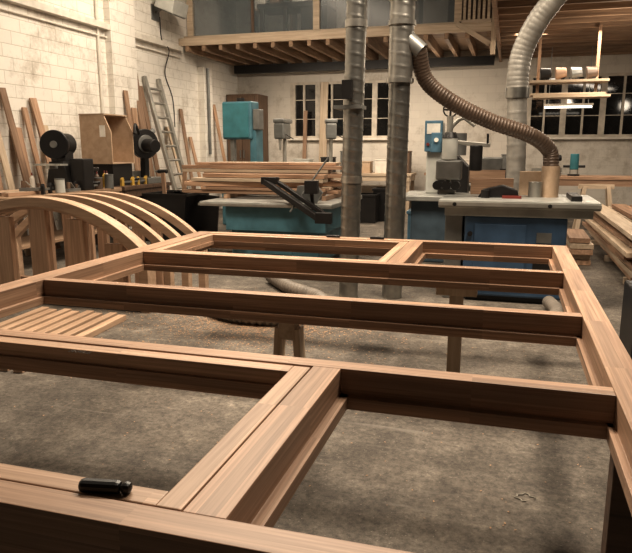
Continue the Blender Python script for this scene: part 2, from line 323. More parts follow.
put('wall_conduit', B().cyl((XL+.2, 14.3, 1.4), (XL+.2, 14.3, 3.38), .035, 10), 'grey', smooth=True, label='grey drop pipe on the narrow pier below the mezzanine end', cat='pipe')
put('power_cable', B().tube(spline([(XL+.02, 12.5, 4.2), (XL+.02, 12.55, 3.75), (XL+.15, 12.6, 3.55), (XL+.03, 12.6, 3.1), (XL+.02, 12.9, 2.6), (XL+.02, 12.95, 2.0)], .06), .01, 8), 'rub', smooth=True, label='thin black cable dropping from the floodlight down the white wall', cat='cable')
ld = thing('ladder', 'aluminium ladder leaning on the white wall', 'ladder', (-6.7, 11.9, 0))
for y in (11.75, 12.3):
    stick('stile', (-6.3, y, 0), (-7.06, y, 2.95), .06, .1, 'alu', ld, up=(0, 1, 0))
for i in range(10):
    t = (i+.6)/10.4; p = V((-6.3, 0, 0)).lerp(V((-7.06, 0, 2.95)), t); put('rung', B().cyl((p.x, 11.75, p.z), (p.x, 12.3, p.z), .026, 10), 'alu', ld, smooth=True)
LB = [(7.45, 2.3, .16, 'wide brown board leaning on the wall at the far left edge'), (7.66, 1.95, .12, 'short pale board leaning on the wall second from the left edge'), (7.88, 2.4, .12, 'tall brown board leaning on the wall third from the left edge'),
      (8.1, 1.85, .18, 'broad low board leaning on the wall behind the black grinder'), (8.3, 2.15, .1, 'narrow board leaning on the wall behind the black grinder, fifth from left'),
      (8.5, 2.3, .14, 'tall plank nearest the hood among the boards left of it'), (8.72, 1.9, .12, 'low plank leaning on the wall just left of the plywood hood'),
      (11.38, 3.0, .2, 'long brown board leaning against the wall right beside the ladder'), (11.58, 2.75, .14, 'shorter board tucked between the long board and the ladder'), (11.1, 2.3, .16, 'broad board leaning on the brick pier left of the ladder'),
      (10.85, 2.6, .12, 'dark plank leaning on the brick pier, leftmost there'),
      (12.6, 2.0, .13, 'pale plank leaning on the wall just right of the ladder'), (13.2, 2.4, .12, 'tall plank leaning on the wall second to the right of the ladder'), (13.6, 1.8, .12, 'low plank leaning on the wall under the mezzanine end'), (14.9, 2.6, .14, 'lone plank leaning at the far end of the left wall')]
for i, (y, z, w, lab) in enumerate(LB):
    xt = -6.93 if 10.5 < y < 11.36 else -7.06
    stick('timber_board', (-6.68+.03*(i % 3), y+.1*((i*7) % 3-1), .012), (xt, y, z), w, .03, ['bx', 'px', 'bx', 'bx', 'bx'][i % 5], up=(1, 0, .3), label=lab, cat='board', group='boards leaning on the left wall')
def bench(label, x0, x1, y0, y1, z, mat='px', leg='pz', shelf=True, cat='workbench'):
    r = thing('workbench', label, cat, ((x0+x1)/2, (y0+y1)/2, 0))
    put('bench_top', B().box(x0, x1, y0, y1, z-.06, z), mat, r, .004)
    for x in (x0+.04, x1-.12):
        for y in (y0+.04, y1-.12): put('leg', B().box(x, x+.08, y, y+.08, 0, z-.06), leg, r)
    put('apron', B().box(x0+.04, x1-.04, y0+.02, y0+.04, z-.18, z-.06).box(x1-.04, x1-.02, y0+.04, y1-.04, z-.18, z-.06), mat, r)
    if shelf: put('shelf', B().box(x0+.05, x1-.05, y0+.06, y1-.06, .3, .33), mat, r)
    return r
bench('dark steel and wood workbench under the plywood hood by the left wall', -6.55, -5.8, 8.9, 10.4, .95, 'dk', 'dk')
bench('brown workbench at the far left edge carrying the black grinder', -6.55, -5.75, 6.4, 8.75, .95, 'jy', 'dk')
r = thing('tool_crate', 'black crate on the lower shelf of the left workbench', 'crate', (-6.2, 9.7, .33))
put('crate', B().box(-6.4, -5.95, 9.2, 10.2, .33, .72), 'black', r, .01); put('lid', B().box(-6.42, -5.93, 9.18, 10.22, .72, .75), 'rub', r)
hd = thing('dust_hood', 'tan plywood dust hood with open front on the left workbench', 'hood', (-6.35, 9.2, .95))
xa, xb, ya, yb = -6.54, -6.0, 8.92, 9.55
put('stand', B().box(xa+.03, xb-.03, ya+.04, yb-.04, .95, 1.3), 'black', hd)
put('side_panel', B().prism([(xa, 1.3), (xb, 1.3), (xb, 1.8), (xb-.12, 2.06), (xa, 2.06)], ya, ya+.02, 'y'), 'ply', hd); put('side_panel', B().prism([(xa, 1.3), (xb, 1.3), (xb, 1.8), (xb-.12, 2.06), (xa, 2.06)], yb-.02, yb, 'y'), 'ply', hd)
put('back_panel', B().box(xa-.02, xa, ya, yb, 1.3, 2.06), 'ply', hd)
put('top_panel', B().box(xa-.02, xb-.1, ya-.01, yb+.01, 2.06, 2.08), 'ply', hd); put('bottom_panel', B().box(xa, xb, ya+.02, yb-.02, 1.3, 1.32), 'ply', hd)
put('paper_sheet', B().box(-6.2, -6.1, ya-.006, ya-.001, 1.72, 1.9), 'paper', hd)
cs = thing('chop_saw', 'black chop saw with round blade guard on the left workbench beside the hood', 'saw', (-6.0, 9.95, .95))
put('base', B().box(-6.25, -5.85, 9.7, 10.3, .95, 1.05), 'grey', cs, .01)
put('arm', B().beam((-6.12, 10.05, 1.05), (-6.08, 10.0, 1.5), .1, .14), 'black', cs, .015)
put('blade_guard', B().cyl((-6.06, 9.93, 1.62), (-5.97, 9.88, 1.62), .25, 28), 'black', cs, .01, True)
put('guard_rim', B().cyl((-5.97, 9.88, 1.62), (-5.955, 9.872, 1.62), .15, 28), 'grey', cs, .004, True)
put('motor', B().cyl((-5.955, 9.87, 1.6), (-5.72, 9.76, 1.58), .11, 20), 'black', cs, .01, True)
put('handle', B().tube(spline([(-5.99, 9.72, 1.78), (-5.97, 9.58, 1.93), (-5.94, 9.5, 1.78)], .03), .025), 'black', cs, 0, True)
put('dust_spout', B().cyl((-6.1, 10.1, 1.7), (-6.1, 10.35, 1.85), .05, 14), 'grey', cs, 0, True); put('fence', B().box(-6.24, -6.2, 9.55, 10.35, 1.05, 1.16), 'alu', cs)
def clamp(x, y, z, rz, label, col='yel'):
    r = thing('clamp', label, 'clamp', (x, y, z), 'bar clamps on the left workbenches', rz, True)
    put('bar', B().box(-.2, .2, -.012, .012, .05, .08), 'grey', r)
    put('jaw', B().prism([(-.2, 0), (-.14, 0), (-.14, .11), (-.16, .14), (-.2, .11)], -.02, .02, 'y'), col, r, .004)
    put('jaw', B().prism([(.05, 0), (.11, 0), (.11, .14), (.08, .14), (.05, .1)], -.02, .02, 'y'), col, r, .004)
    put('grip', B().cyl((.11, 0, .1), (.24, 0, .1), .02, 12), 'black', r, 0, True)
clamp(-5.9, 9.2, .95, 1.45, 'yellow bar clamp on the near corner of the left workbench'); clamp(-5.9, 9.62, .95, 1.6, 'yellow bar clamp in front of the black chop saw')
clamp(-5.86, 8.0, .95, 1.2, 'black bar clamp on the brown workbench below the grinder', 'black'); clamp(-5.9, 7.25, .95, 1.9, 'black bar clamp beside the offcuts on the brown workbench', 'black')
r = thing('battery_drill', 'small black battery drill at the far corner of the left workbench', 'drill', (-5.93, 10.32, .95))
put('body', B().cyl((-6.02, 10.33, 1.14), (-5.84, 10.33, 1.14), .035, 14), 'black', r, .005, True); put('handle', B().box(-5.96, -5.92, 10.31, 10.35, 1.0, 1.12), 'yel', r, .005); put('battery', B().box(-5.98, -5.89, 10.29, 10.37, .95, 1.0), 'black', r, .005); put('chuck', B().cyl((-6.08, 10.33, 1.14), (-6.02, 10.33, 1.14), .014, 10, .028), 'grey', r, 0, True)
for i, (x, y, m) in enumerate(((-5.9, 8.6, 'white'), (-6.0, 8.68, 'yel'), (-5.95, 8.42, 'brown'), (-6.45, 7.62, 'white'))):
    r = thing('glue_bottle', '%s bottle on the brown left workbench, %s' % (['white glue', 'yellow glue', 'dark brown', 'white'][i], ['nearest the hood', 'behind the white bottle', 'beside the grey tin', 'left of the grinder'][i]), 'bottle', (x, y, .95))
    put('bottle', B().cyl((x, y, .95), (x, y, 1.13), .035, 14).cyl((x, y, 1.13), (x, y, 1.17), .035, 14, .012), m, r, 0, True); put('cap', B().cyl((x, y, 1.17), (x, y, 1.21), .012, 10, .006), 'red', r)
for i, (x, y) in enumerate(((-6.0, 7.05), (-5.85, 7.7))):
    r = thing('hand_plane', 'hand plane on the brown left workbench, %s' % ['on the offcut side', 'in front of the grinder'][i], 'plane', (x, y, .995 if not i else .95), None, .6+i, True)
    put('sole', B().box(-.14, .14, -.035, .035, 0, .045), 'grey', r, .004); put('tote', B().prism([(-.12, .045), (-.06, .045), (-.07, .13), (-.11, .14)], -.014, .014, 'y'), 'dkz', r, .004); put('knob', B().cyl((.09, 0, .045), (.09, 0, .1), .016, 12, .024), 'dkz', r, 0, True); put('iron', B().beam((-.06, 0, .13), (.02, 0, .045), .05, .008), 'alu', r)
gx, gy = -6.2, 7.95
dm = thing('bench_grinder', 'black grinder with large round wheel on the far left workbench', 'grinder', (gx, gy, .95))
put('base', B().prism([(gx-.2, .95), (gx+.22, .95), (gx+.12, 1.36), (gx-.12, 1.36)], gy-.12, gy+.14, 'y'), 'black', dm, .01)
put('motor', B().cyl((gx-.05, gy+.22, 1.6), (gx, gy-.1, 1.6), .16, 24), 'black', dm, .015, True); put('neck', B().box(gx-.12, gx+.12, gy-.06, gy+.12, 1.36, 1.5), 'black', dm)
put('wheel', B().cyl((gx+.005, gy-.1, 1.6), (gx+.03, gy-.17, 1.6), .2, 36), 'rub', dm, .008, True)
put('hub', B().cyl((gx+.03, gy-.17, 1.6), (gx+.036, gy-.19, 1.6), .05, 20), 'grey', dm, 0, True)
put('rest', B().beam((gx-.2, gy-.26, 1.32), (gx+.25, gy-.26, 1.32), .16, .025).box(gx-.03, gx+.03, gy-.3, gy-.06, 1.26, 1.31), 'cast', dm)
put('side_case', B().box(gx+.17, gx+.4, gy-.05, gy+.2, .95, 1.4), 'black', dm, .02)
for i, (y, x, h, m, lab) in enumerate(((8.5, -5.8, .2, 'grey', 'grey paint tin on the far left workbench nearest the hood'), (8.28, -5.84, .16, 'brown', 'small brown tin on the far left workbench'), (7.45, -5.86, .18, 'pale', 'pale tin on the far left workbench in front of the grinder'))):
    r = thing('paint_tin', lab, 'tin', (x, y, .95)); put('tin', B().cyl((x, y, .95), (x, y, .95+h), .065, 20), m, r, .004, True); put('lid', B().cyl((x, y, .95+h), (x, y, .962+h), .068, 20), 'grey', r, 0, True)
for i in range(7):
    stick('timber_offcut', (-6.48+.08*i, 6.6+.06*(i % 3), .973), (-6.46+.08*i, 7.2+.07*(i % 2), .973), .075, .045, 'px' if i % 2 else 'bx', label='timber offcut lying on the far left workbench, %s from the wall' % ORDN[i], cat='offcut', group='offcuts on the far left workbench')
r = thing('tool_box', 'dark tool box on the far left workbench between grinder and hood', 'tool box', (-6.2, 8.45, .95)); put('box', B().box(-6.42, -6.06, 8.3, 8.62, .95, 1.2), 'black', r, .01); put('lid', B().box(-6.43, -6.05, 8.29, 8.63, 1.2, 1.26), 'rub', r, .01); put('handle', B().box(-6.3, -6.18, 8.45, 8.48, 1.26, 1.31), 'grey', r)
# black bin
bn = thing('waste_bin', 'black open bin standing on the floor by the left workbench end', 'bin', (-5.2, 9.6, 0))
b = B(); X0, X1 = -5.5, -4.92
b.prism([(X0, 0), (X1, 0), (X1+.08, .82), (X0-.08, .82)], 9.1, 9.14, 'y').prism([(X0, 0), (X1, 0), (X1+.08, .82), (X0-.08, .82)], 9.9, 9.94, 'y')
b.beam((X0+.01, 9.52, 0), (X0-.06, 9.52, .82), .8, .03).beam((X1-.01, 9.52, 0), (X1+.06, 9.52, .82), .8, .03).box(X0, X1, 9.14, 9.9, 0, .03); put('tub', b, 'rub', bn)
put('rim', B().box(X0-.1, X1+.1, 9.07, 9.11, .8, .84).box(X0-.1, X1+.1, 9.93, 9.97, .8, .84).box(X0-.1, X0-.06, 9.11, 9.93, .8, .84).box(X1+.06, X1+.1, 9.11, 9.93, .8, .84), 'black', bn)
for i, (x, y, dx, dy, z) in enumerate(((-5.35, 9.4, -.1, .1, 1.15), (-5.2, 9.6, .16, -.1, 1.25), (-5.15, 9.75, .1, .08, 1.05))):
    stick('timber_offcut', (x, y, .05), (x+dx, y+dy, z), .07, .03, 'bx', label='timber offcut sticking out of the black bin, %s of three' % ['leftmost', 'middle and tallest', 'rightmost'][i], cat='offcut', group='offcuts in the black bin')
# ------------------------------------------------------------------ foreground joinery frame
ZT = .85
wf = thing('window_frame', 'large unfinished timber window frame lying flat on trestles in the foreground', 'window frame', (-1.05, 3, .725))
xl0, xl1, xr0, xr1 = -2.515, -2.385, .335, .435
def rail(y0, y1, x0, x1, name, ledge=(.02, .02), zt=ZT, mat='fx', hu=.085, hl=.04, par=None, bev=.002):
    zl = zt-hu; zb = zl-hl
    return put(name, B().prism([(y0-ledge[0], zb), (y1+ledge[1], zb), (y1+ledge[1], zl), (y1, zl), (y1, zt), (y0, zt), (y0, zl), (y0-ledge[0], zl)], x0, x1, 'x'), mat, par or wf, bev)
def stile(x0, x1, y0, y1, name, ledge=(.02, .02), zt=ZT, mat='fy', hu=.085, hl=.04, par=None, bev=.002):
    zl = zt-hu; zb = zl-hl
    return put(name, B().prism([(x0-ledge[0], zb), (x1+ledge[1], zb), (x1+ledge[1], zl), (x1, zl), (x1, zt), (x0, zt), (x0, zl), (x0-ledge[0], zl)], y0, y1, 'y'), mat, par or wf, bev)
YN0, YN1, YA0, YA1, YB0, YB1, YC0, YC1, YD0, YD1 = .945, 1.02, 1.915, 1.985, 2.835, 2.9, 3.84, 3.905, 4.87, 4.96
stile(xl0, xl1, YN0, YD1, 'stile', (0, .022)); stile(xr0, xr1, YN0, YD1, 'stile', (.022, 0))
rail(YN0, YN1, xl1+.001, xr0-.001, 'bottom_rail', (0, .025), hl=.0398); rail(YD0, YD1, xl1+.001, xr0-.001, 'head_rail', (.025, 0), hl=.0398)
for y0, y1 in ((YA0, YA1), (YB0, YB1), (YC0, YC1)): rail(y0, y1, xl1+.001, xr0-.001, 'transom', (.032, .027), hl=.0399)
mn0, mn1, mf0, mf1 = -.578, -.485, -.70, -.595
stile(mn0, mn1, YN1+.0005, YA0-.0005, 'mullion', (.0, .03), hl=.0396, zt=ZT-.0005, hu=.0845); stile(mf0, mf1, YC1+.0005, YD0-.0005, 'mullion', (0, .025), hl=.0396, zt=ZT-.0005, hu=.0845)
def sash(x0, x1, y0, y1, w, zt=ZT-.003):
    h = .05
    s = put('sash', B().box(x0+w, x1-w, y0, y0+w, zt-h, zt), 'sx', wf, .003)
    put('sash_rail', B().box(x0+w, x1-w, y1-w, y1, zt-h, zt), 'sx', s, .003)
    put('sash_stile', B().box(x0, x0+w, y0, y1, zt-h, zt), 'sy', s, .003); put('sash_stile', B().box(x1-w, x1, y0, y1, zt-h, zt), 'sy', s, .003)
    put('bead', B().box(x0+w, x1-w, y0+w-.02, y0+w+.014, zt-h-.03, zt-h).box(x0+w, x1-w, y1-w-.014, y1-w+.02, zt-h-.03, zt-h).box(x0+w-.02, x0+w+.014, y0, y1, zt-h-.03, zt-h).box(x1-w-.014, x1-w+.02, y0, y1, zt-h-.03, zt-h), 'fx', s)
sash(xl1+.007, mn0-.007, YN1+.008, YA0-.008, .058); sash(xl1+.006, mf0-.006, YC1+.007, YD0-.007, .06)
def scrib(px, py, w, y_face, z):   # pencil notes on the timber
    p = onz(px, py, z); b = B(); rnd = random.Random(int(px))
    for i in range(6):
        x = p.x+w*i/6; b.beam((x, p.y-.01, z+.0005), (x+w*.1*rnd.uniform(-.6, 1), p.y+.014, z+.0005), .002, .001)
        b.beam((x, p.y+rnd.uniform(-.008, .01), z+.0005), (x+w*.13, p.y+rnd.uniform(-.01, .014), z+.0005), .002, .001)
    return b
put('pencil_mark', scrib(70, 351, .09, 0, ZT-.003), 'pencil', wf); put('pencil_mark', scrib(296, 239, .16, 0, ZT-.003), 'pencil', wf)
p0 = onz(80, 489, ZT); p1 = onz(132, 492, ZT); c = (p0+p1)/2; l = (p1-p0).length/2
r = thing('black_grip', 'smooth black rounded bar grip lying on the near sash rail', 'grip', (c.x, c.y, ZT-.003), None, math.atan2(p1.y-p0.y, p1.x-p0.x), True)
put('body', B().box(-l, l*.62, -.0145, .0145, 0, .026), 'rub', r, .0095); put('end_cap', B().box(l*.6, l, -.0135, .0135, .0005, .025), 'rub', r, .0095)
for px, lab in ((331, 'small black block on the far rail, left of the duct'), (378, 'small black block on the far rail, between the two ducts')):
    p = onz(px, 238.5, ZT); put('black_block', B().box(p.x-.055, p.x+.055, YD0+.02, YD0+.05, ZT, ZT+.018), 'rub', None, .005, label=lab, cat='block', group='black blocks on the far rail')
def trestle(loc, rz, label, L=.3, sp=.13):
    r = thing('trestle', label, 'trestle', loc, 'trestles under the large window frame', rz, True)
    put('beam', B().box(-L, L, -.04, .04, .635, .725), 'px', r, .004)
    for sx in (-1, 1):
        for sy in (-1, 1):
            stick('leg', (sx*(L-.03), sy*sp, .02), (sx*(L-.035), sy*.045, .69), .06, .035, 'px', r, up=(0, 1, 0))
    return r
trestle((-.99, 2.868, 0), PI/2, 'narrow pale A-shaped trestle under the middle of the frame', .045, .085)
trestle((-1.7, .985, 0), 0, 'trestle under the near bottom rail of the frame')
def prop(loc, label, mat, hw=.12):
    r = thing('prop_stand', label, 'stand', loc, None, 0, True)
    put('post', B().box(-.04, .04, -.04, .04, .03, .68), mat, r, .003); put('head', B().box(-hw, hw, -.05, .05, .68, .725), mat, r, .003); put('foot', B().box(-.1, .1, -.05, .05, 0, .03), mat, r, .003)
prop((-.26, 3.87, 0), 'single pale post propping the frame near its right half', 'pz'); prop((.385, 1.95, 0), 'dark post propping the right stile at the right edge of the photo', 'dk', .045)
# ------------------------------------------------------------------ arched frames left of the big frame
R, cz, hw = 1.75, -.67, 1.24
def archline(o):      # outline of an arch with straight jambs, o = offset inwards
    r_, w_ = R-o, hw-o; a = math.acos(w_/r_); n = 44
    return [(w_, .001)]+[(r_*cos(a+(PI-2*a)*k/n), cz+r_*sin(a+(PI-2*a)*k/n)) for k in range(n+1)]+[(-w_, .001)]
r = thing('arched_frame', 'pale arched window frame with thick upright posts standing left of the large frame', 'arched frame', (-4.45, 5.3, 0), None, 0, True)
put('arch', B().band(archline(.095), archline(0), -.075, .075), 'ax', r, .005)
put('inner_arch', B().band(archline(.125), archline(.095), -.04, .04), 'sx', r, .003)
put('sill', B().box(-hw+.126, hw-.126, -.055, .055, .01, .1), 'ax', r, .004)
for i in range(5):
    x = -.86+i*.43; put('upright', B().box(x-.1, x+.1, -.035, .035, .1, cz+math.sqrt((R-.12)**2-(abs(x)+.1)**2)), 'sz', r, .004)
a0 = thing('curved_rib', 'nearest curved timber rib behind the pale arched window frame', 'arched rib', (-4.4, 5.6, 0), 'curved ribs standing behind the arch', 0, True)
put('rib', B().band(archline(.08), archline(0), -.04, .04), 'ax', a0, .004); put('foot_rail', B().box(-hw+.081, hw-.081, -.03, .03, .01, .07), 'fx', a0, .003)
for i in range(3):
    x = -.2+i*.43; put('upright', B().box(x-.06, x+.06, -.025, .025, .07, cz+math.sqrt((R-.075)**2-(abs(x)+.06)**2)), 'sz', a0, .004)
for i in range(2): dup(a0, (-4.34+.06*i, 5.86+.26*i, 0), ['middle curved timber rib behind the pale arched window frame', 'rearmost curved timber rib behind the pale arched window frame'][i])
for i in range(8):
    x = -4.1+i*.125; stick('timber_strip', (x, 3.5, .026), (x-.1, 5.0-.05*(i % 2), .026), .075, .05, 'ax', label='timber strip on the floor left of the frame, %s from the left' % ORDN[i], cat='timber strip', group='strips on the floor at the left')
# ------------------------------------------------------------------ ducts
def lean(px0, py0, px1, py1, base_py):
    b0 = onz(px1+(px1-px0)*(base_py-py1)/(py1-py0), base_py, 0); t = ony(px0, py0, b0.y); d = (t-b0)/t.z; return b0, b0+d*ZC, d
def duct_run(b0, d, z0, z1, r, pitch=.115, bump=.0035):   # spiral seam pipe
    seg = 32; step = .0125; n = int((z1-z0)/step); b = B(); rings = []
    for i in range(n+1):
        z = z0+(z1-z0)*i/n; c = b0+d*z; rg = []
        for k in range(seg):
            ph = (z/pitch+k/seg) % 1.0; rr = r+(bump if ph < .14 else 0)
            rg.append(b.bm.verts.new(c+V((cos(2*PI*k/seg)*rr, sin(2*PI*k/seg)*rr, 0))))
        rings.append(rg)
    for A, Q in zip(rings, rings[1:]):
        for k in range(seg): b.bm.faces.new((A[k], A[(k+1) % seg], Q[(k+1) % seg], Q[k]))
    b.bm.faces.new(rings[0][::-1]); b.bm.faces.new(rings[-1]); return b
b0, tp, d = lean(357, 0, 350, 235, 297)
D1 = thing('spiral_duct', 'grey spiral extraction duct standing upright, left of the pair', 'duct', b0)
put('pipe', duct_run(b0, d, .0, ZC, .1), 'galv', D1, 0, True)
put('blast_gate', B().box(b0.x-.14, b0.x+.14, b0.y-.12, b0.y+.12, 1.93, 1.965), 'grey', D1)
for z in (1.2, 2.7): put('collar', B().cyl(b0+d*z, b0+d*(z+.07), .11, 24), 'galvl', D1, 0, True)
put('gauge', B().box(b0.x-.05, b0.x+.05, b0.y-.15, b0.y-.1, 2.02, 2.2), 'black', D1)
b1, tp, d1 = lean(403, 0, 394, 238, 297)
D2 = thing('spiral_duct', 'grey spiral extraction duct with side branch and hose, right of the pair', 'duct', b1)
put('pipe', duct_run(b1, d1, .0, 2.2, .104), 'galv', D2, 0, True)
put('upper_pipe', duct_run(b1, d1, 2.2, ZC, .12), 'galvl', D2, 0, True)
for z in (2.18, 2.95, 2.72): put('collar', B().cyl(b1+d1*z, b1+d1*(z+.045), .136, 24), 'galvl', D2, 0, True)
hs = b1+d1*2.5
put('branch', B().cyl(hs+V((.02, 0, .12)), hs+V((.2, .0, -.03)), .088, 20, .085), 'grey', D2, 0, True)
HY = 7.25
hp = [hs+V((.17, 0, -.005)), ony(426, 80, 6.7), ony(452, 102, 6.8), ony(490, 121, 6.95), ony(530, 135, 7.1), ony(549, 150, HY), ony(551, 168, HY)]
pts = spline(hp, .011)
put('flexible_hose', B().tube(pts, .08, 18, lambda i: .083 if i % 3 == 0 else .078), 'brown', smooth=True, label='brown ribbed extraction hose sagging from the duct to the blue machine', cat='hose')
yd = 8.45
q = [V((ony(517, 150, yd).x, yd, 0)), V((ony(517, 150, yd).x, yd, 1.2)), ony(517, 110, yd), ony(518, 75, yd), ony(523, 50, yd), ony(537, 22, yd-.05), ony(556, -4, yd-.1), ony(590, -50, yd-.15), V((ony(620, -100, 8.2).x, 8.2, ZC-.01))]
pts = spline(q, .02)
D3 = thing('silver_duct', 'large silver ribbed duct bending down at the upper right', 'duct', (q[0].x, yd, 0))
k = next(i for i, p in enumerate(pts) if p.z > 2.2)
put('straight_pipe', B().tube(pts[:k+1], .115, 24, lambda i: .119 if i % 7 == 0 else .115), 'flex', D3, 0, True)
put('flexible_bend', B().tube(pts[k:], .125, 24, lambda i: .131 if i % 3 == 0 else .126), 'flex', D3, 0, True)
put('collar', B().cyl(pts[k]-V((0, 0, .06)), pts[k]+V((0, 0, .06)), .14, 24), 'galv', D3, 0, True)
# ------------------------------------------------------------------ table saw and its load
ts = thing('table_saw', 'dark teal table saw with grey cast table and black fence in mid floor', 'table saw', (-3.1, 8.4, 0))
put('body', B().box(-3.45, -2.25, 7.7, 9.0, .08, .66), 'teal', ts, .02)
put('plinth', B().box(-3.4, -2.3, 7.76, 8.95, 0, .08), 'black', ts)
put('door', B().box(-3.15, -2.6, 7.685, 7.7, .2, .6), 'teal', ts, .004)
put('table_top', B().box(-3.85, -2.05, 7.6, 9.3, .81, .87), 'cast', ts, .01)
put('table_skirt', B().box(-3.5, -2.15, 7.64, 9.2, .5, .81), 'teal', ts, .008)
put('scale_bar', B().box(-3.85, -2.05, 7.565, 7.6, .82, .85), 'alu', ts)
fa, fb_ = ony(264, 181, 7.8), ony(322, 221, 7.3)
stick('crosscut_fence', fa, fb_, .06, .07, 'black', ts); dlt = V((.16, .02, .0)); stick('fence_rail', fa+dlt, fb_+V((.07, .02, .05)), .045, .05, 'black', ts)
stick('fence_arm', ony(290, 212, 7.5), ony(328, 158, 7.9), .018, .018, 'grey', ts)
put('fence_stop', B().box(fb_.x-.08, fb_.x+.12, fb_.y-.04, fb_.y+.04, fb_.z-.03, fb_.z+.1), 'black', ts, .006); put('fence_stop', B().box(fa.x-.03, fa.x+.2, fa.y-.04, fa.y+.04, fa.z-.04, fa.z+.05), 'black', ts, .006)
put('riving_guard', B().prism([(-2.6, .87), (-2.3, .87), (-2.22, 1.0), (-2.3, 1.1), (-2.55, 1.08)], 7.75, 7.8, 'y'), 'grey', ts, .005)
put('control_box', B().box(-2.38, -2.22, 7.5, 7.6, 1.0, 1.16), 'black', ts, .005); put('control_arm', B().beam((-2.3, 7.63, .8), (-2.3, 7.55, 1.02), .04, .03), 'black', ts)
put('hand_wheel', B().ring((-3.32, .36), .08, .1, 7.64, 7.67).box(-3.41, -3.23, 7.645, 7.665, .35, .37).cyl((-3.32, 7.64, .36), (-3.32, 7.7, .36), .015, 10), 'black', ts)
lay = ['bottom', 'second', 'third', 'fourth', 'fifth', 'sixth', 'seventh', 'top']; row = ['front', 'middle', 'rear']
for i, x in enumerate((-3.7, -2.3)):
    stick('bearer', (x, 8.1, .9), (x, 9.25, .9), .06, .058, 'bx', label='%s bearer batten under the timber pile on the saw table' % ['left', 'right'][i], cat='batten', group='bearers on the saw table')
rnd = random.Random(3); z = .93
for k in range(8):
    t = [.05, .045, .07, .05, .06, .05, .055, .04][k]
    for j in range(3):
        if k >= 5 and j == 0: continue
        y = 8.28+j*.37+rnd.uniform(-.03, .03); an = rnd.uniform(-.04, .04)
        x0 = -4.35+rnd.uniform(-.25, .35); x1 = -2.12-rnd.uniform(0, .35)
        stick('timber_board', (x0, y-an, z+t/2), (x1, y+an, z+t/2), .2+rnd.uniform(-.06, .05), t-.008, ['bx', 'fx', 'bx', 'px'][(k+j*2) % 4], label='timber board, %s row of the %s layer in the pile on the saw table' % (row[j], lay[k]), cat='board', group='timber pile on the saw table')
    z += t
pts = spline([V((-2.75, 5.75, .075)), V((-2.6, 5.35, .075)), V((-2.25, 5.15, .075)), V((-1.85, 5.2, .075)), V((-1.6, 5.55, .075)), V((-1.75, 6.0, .075)), V((-2.2, 6.4, .075)), V((-2.6, 6.9, .075))], .014)
put('flexible_hose', B().tube(pts, .07, 16, lambda i: .074 if i % 4 < 2 else .06), 'hose', smooth=True, label='grey ribbed hose lying curled on the floor under the frame', cat='hose')
# ------------------------------------------------------------------ blue machine at right
bmx = thing('planer_machine', 'navy blue machine with long grey cast table behind the frame at right', 'planer', (.05, 7.1, 0))
put('body', B().box(-.40, .58, 6.64, 7.5, .06, .88), 'navy', bmx, .02)
put('plinth', B().box(-.36, .54, 6.7, 7.46, 0, .06), 'black', bmx)
put('door', B().box(-.3, .2, 6.625, 6.64, .15, .8), 'navy', bmx, .004); put('vent', B().box(.28, .5, 6.63, 6.64, .3, .5), 'black', bmx)
put('side_leg', B().box(-.6, -.42, 6.7, 7.4, 0, .88), 'grey', bmx, .01)
put('table_top', B().box(-.66, .86, 6.57, 7.7, .96, 1.04), 'cast', bmx, .008)
put('table_rib', B().box(-.6, .8, 6.6, 7.62, .88, .96), 'cast', bmx, .005)
put('front_scale', B().box(-.66, .86, 6.545, 6.57, .985, 1.02), 'alu', bmx)
put('fence', B().box(.12, .5, 7.45, 7.52, 1.04, 1.3), 'ply', bmx, .004); put('fence', B().box(-.4, .06, 7.45, 7.52, 1.04, 1.22), 'fx', bmx, .004)
put('cutter_guard', B().prism([(-.3, 1.04), (.12, 1.04), (.1, 1.12), (-.05, 1.17), (-.25, 1.12)], 7.0, 7.2, 'y'), 'rub', bmx, .01)
put('guard_knob', B().cyl((-.22, 6.95, 1.04), (-.22, 6.95, 1.12), .045, 14), 'black', bmx); put('guard_bracket', B().box(-.05, .14, 6.9, 6.99, 1.04, 1.065), 'red', bmx)
put('cutter_block', B().cyl((.28, 7.2, 1.04), (.28, 7.2, 1.2), .07, 20), 'alu', bmx, 0, True); put('table_stop', B().box(.6, .7, 6.7, 7.3, 1.04, 1.09), 'black', bmx, .005)
put('dust_port', B().cyl((ony(551, 168, HY).x, HY, 1.04), (ony(551, 168, HY).x, HY, ony(551, 166, HY).z), .092, 20), 'ply', bmx, 0, True)
put('stop_button', B().cyl((-.34, 6.6, .7), (-.34, 6.64, .7), .025, 14), 'black', bmx); put('switch_plate', B().box(.3, .44, 6.625, 6.64, .63, .73), 'grey', bmx)
for i in range(2): put('table_bolt', B().cyl((-.5+.9*i, 6.54, 1.0), (-.5+.9*i, 6.57, 1.0), .02, 10), 'black', bmx)
pts = spline([V((.45, 6.5, .07)), V((.5, 6.15, .07)), V((.42, 5.8, .07)), V((.2, 5.7, .07))], .014)
put('flexible_hose', B().tube(pts, .06, 16, lambda i: .064 if i % 4 < 2 else .056), 'hose', smooth=True, label='short ribbed hose on the floor in front of the blue machine', cat='hose')
pf = thing('power_feeder', 'grey power feeder on an upright post at the left of the blue machine table', 'power feeder', (-.55, 7.5, 1.04))
x0 = ony(449, 150, 7.5).x
put('post', B().cyl((x0, 7.5, 1.1), (x0, 7.5, 1.9), .035, 16), 'alu', pf, 0, True)
put('foot', B().box(x0-.09, x0+.09, 7.4, 7.6, 1.04, 1.1), 'grey', pf, .01)
put('motor', B().cyl((x0+.02, 7.38, 1.42), (x0+.02, 7.38, 1.66), .085, 20), 'pale', pf, .01, True); put('motor_cap', B().cyl((x0+.02, 7.38, 1.66), (x0+.02, 7.38, 1.72), .09, 20, .06), 'black', pf, 0, True)
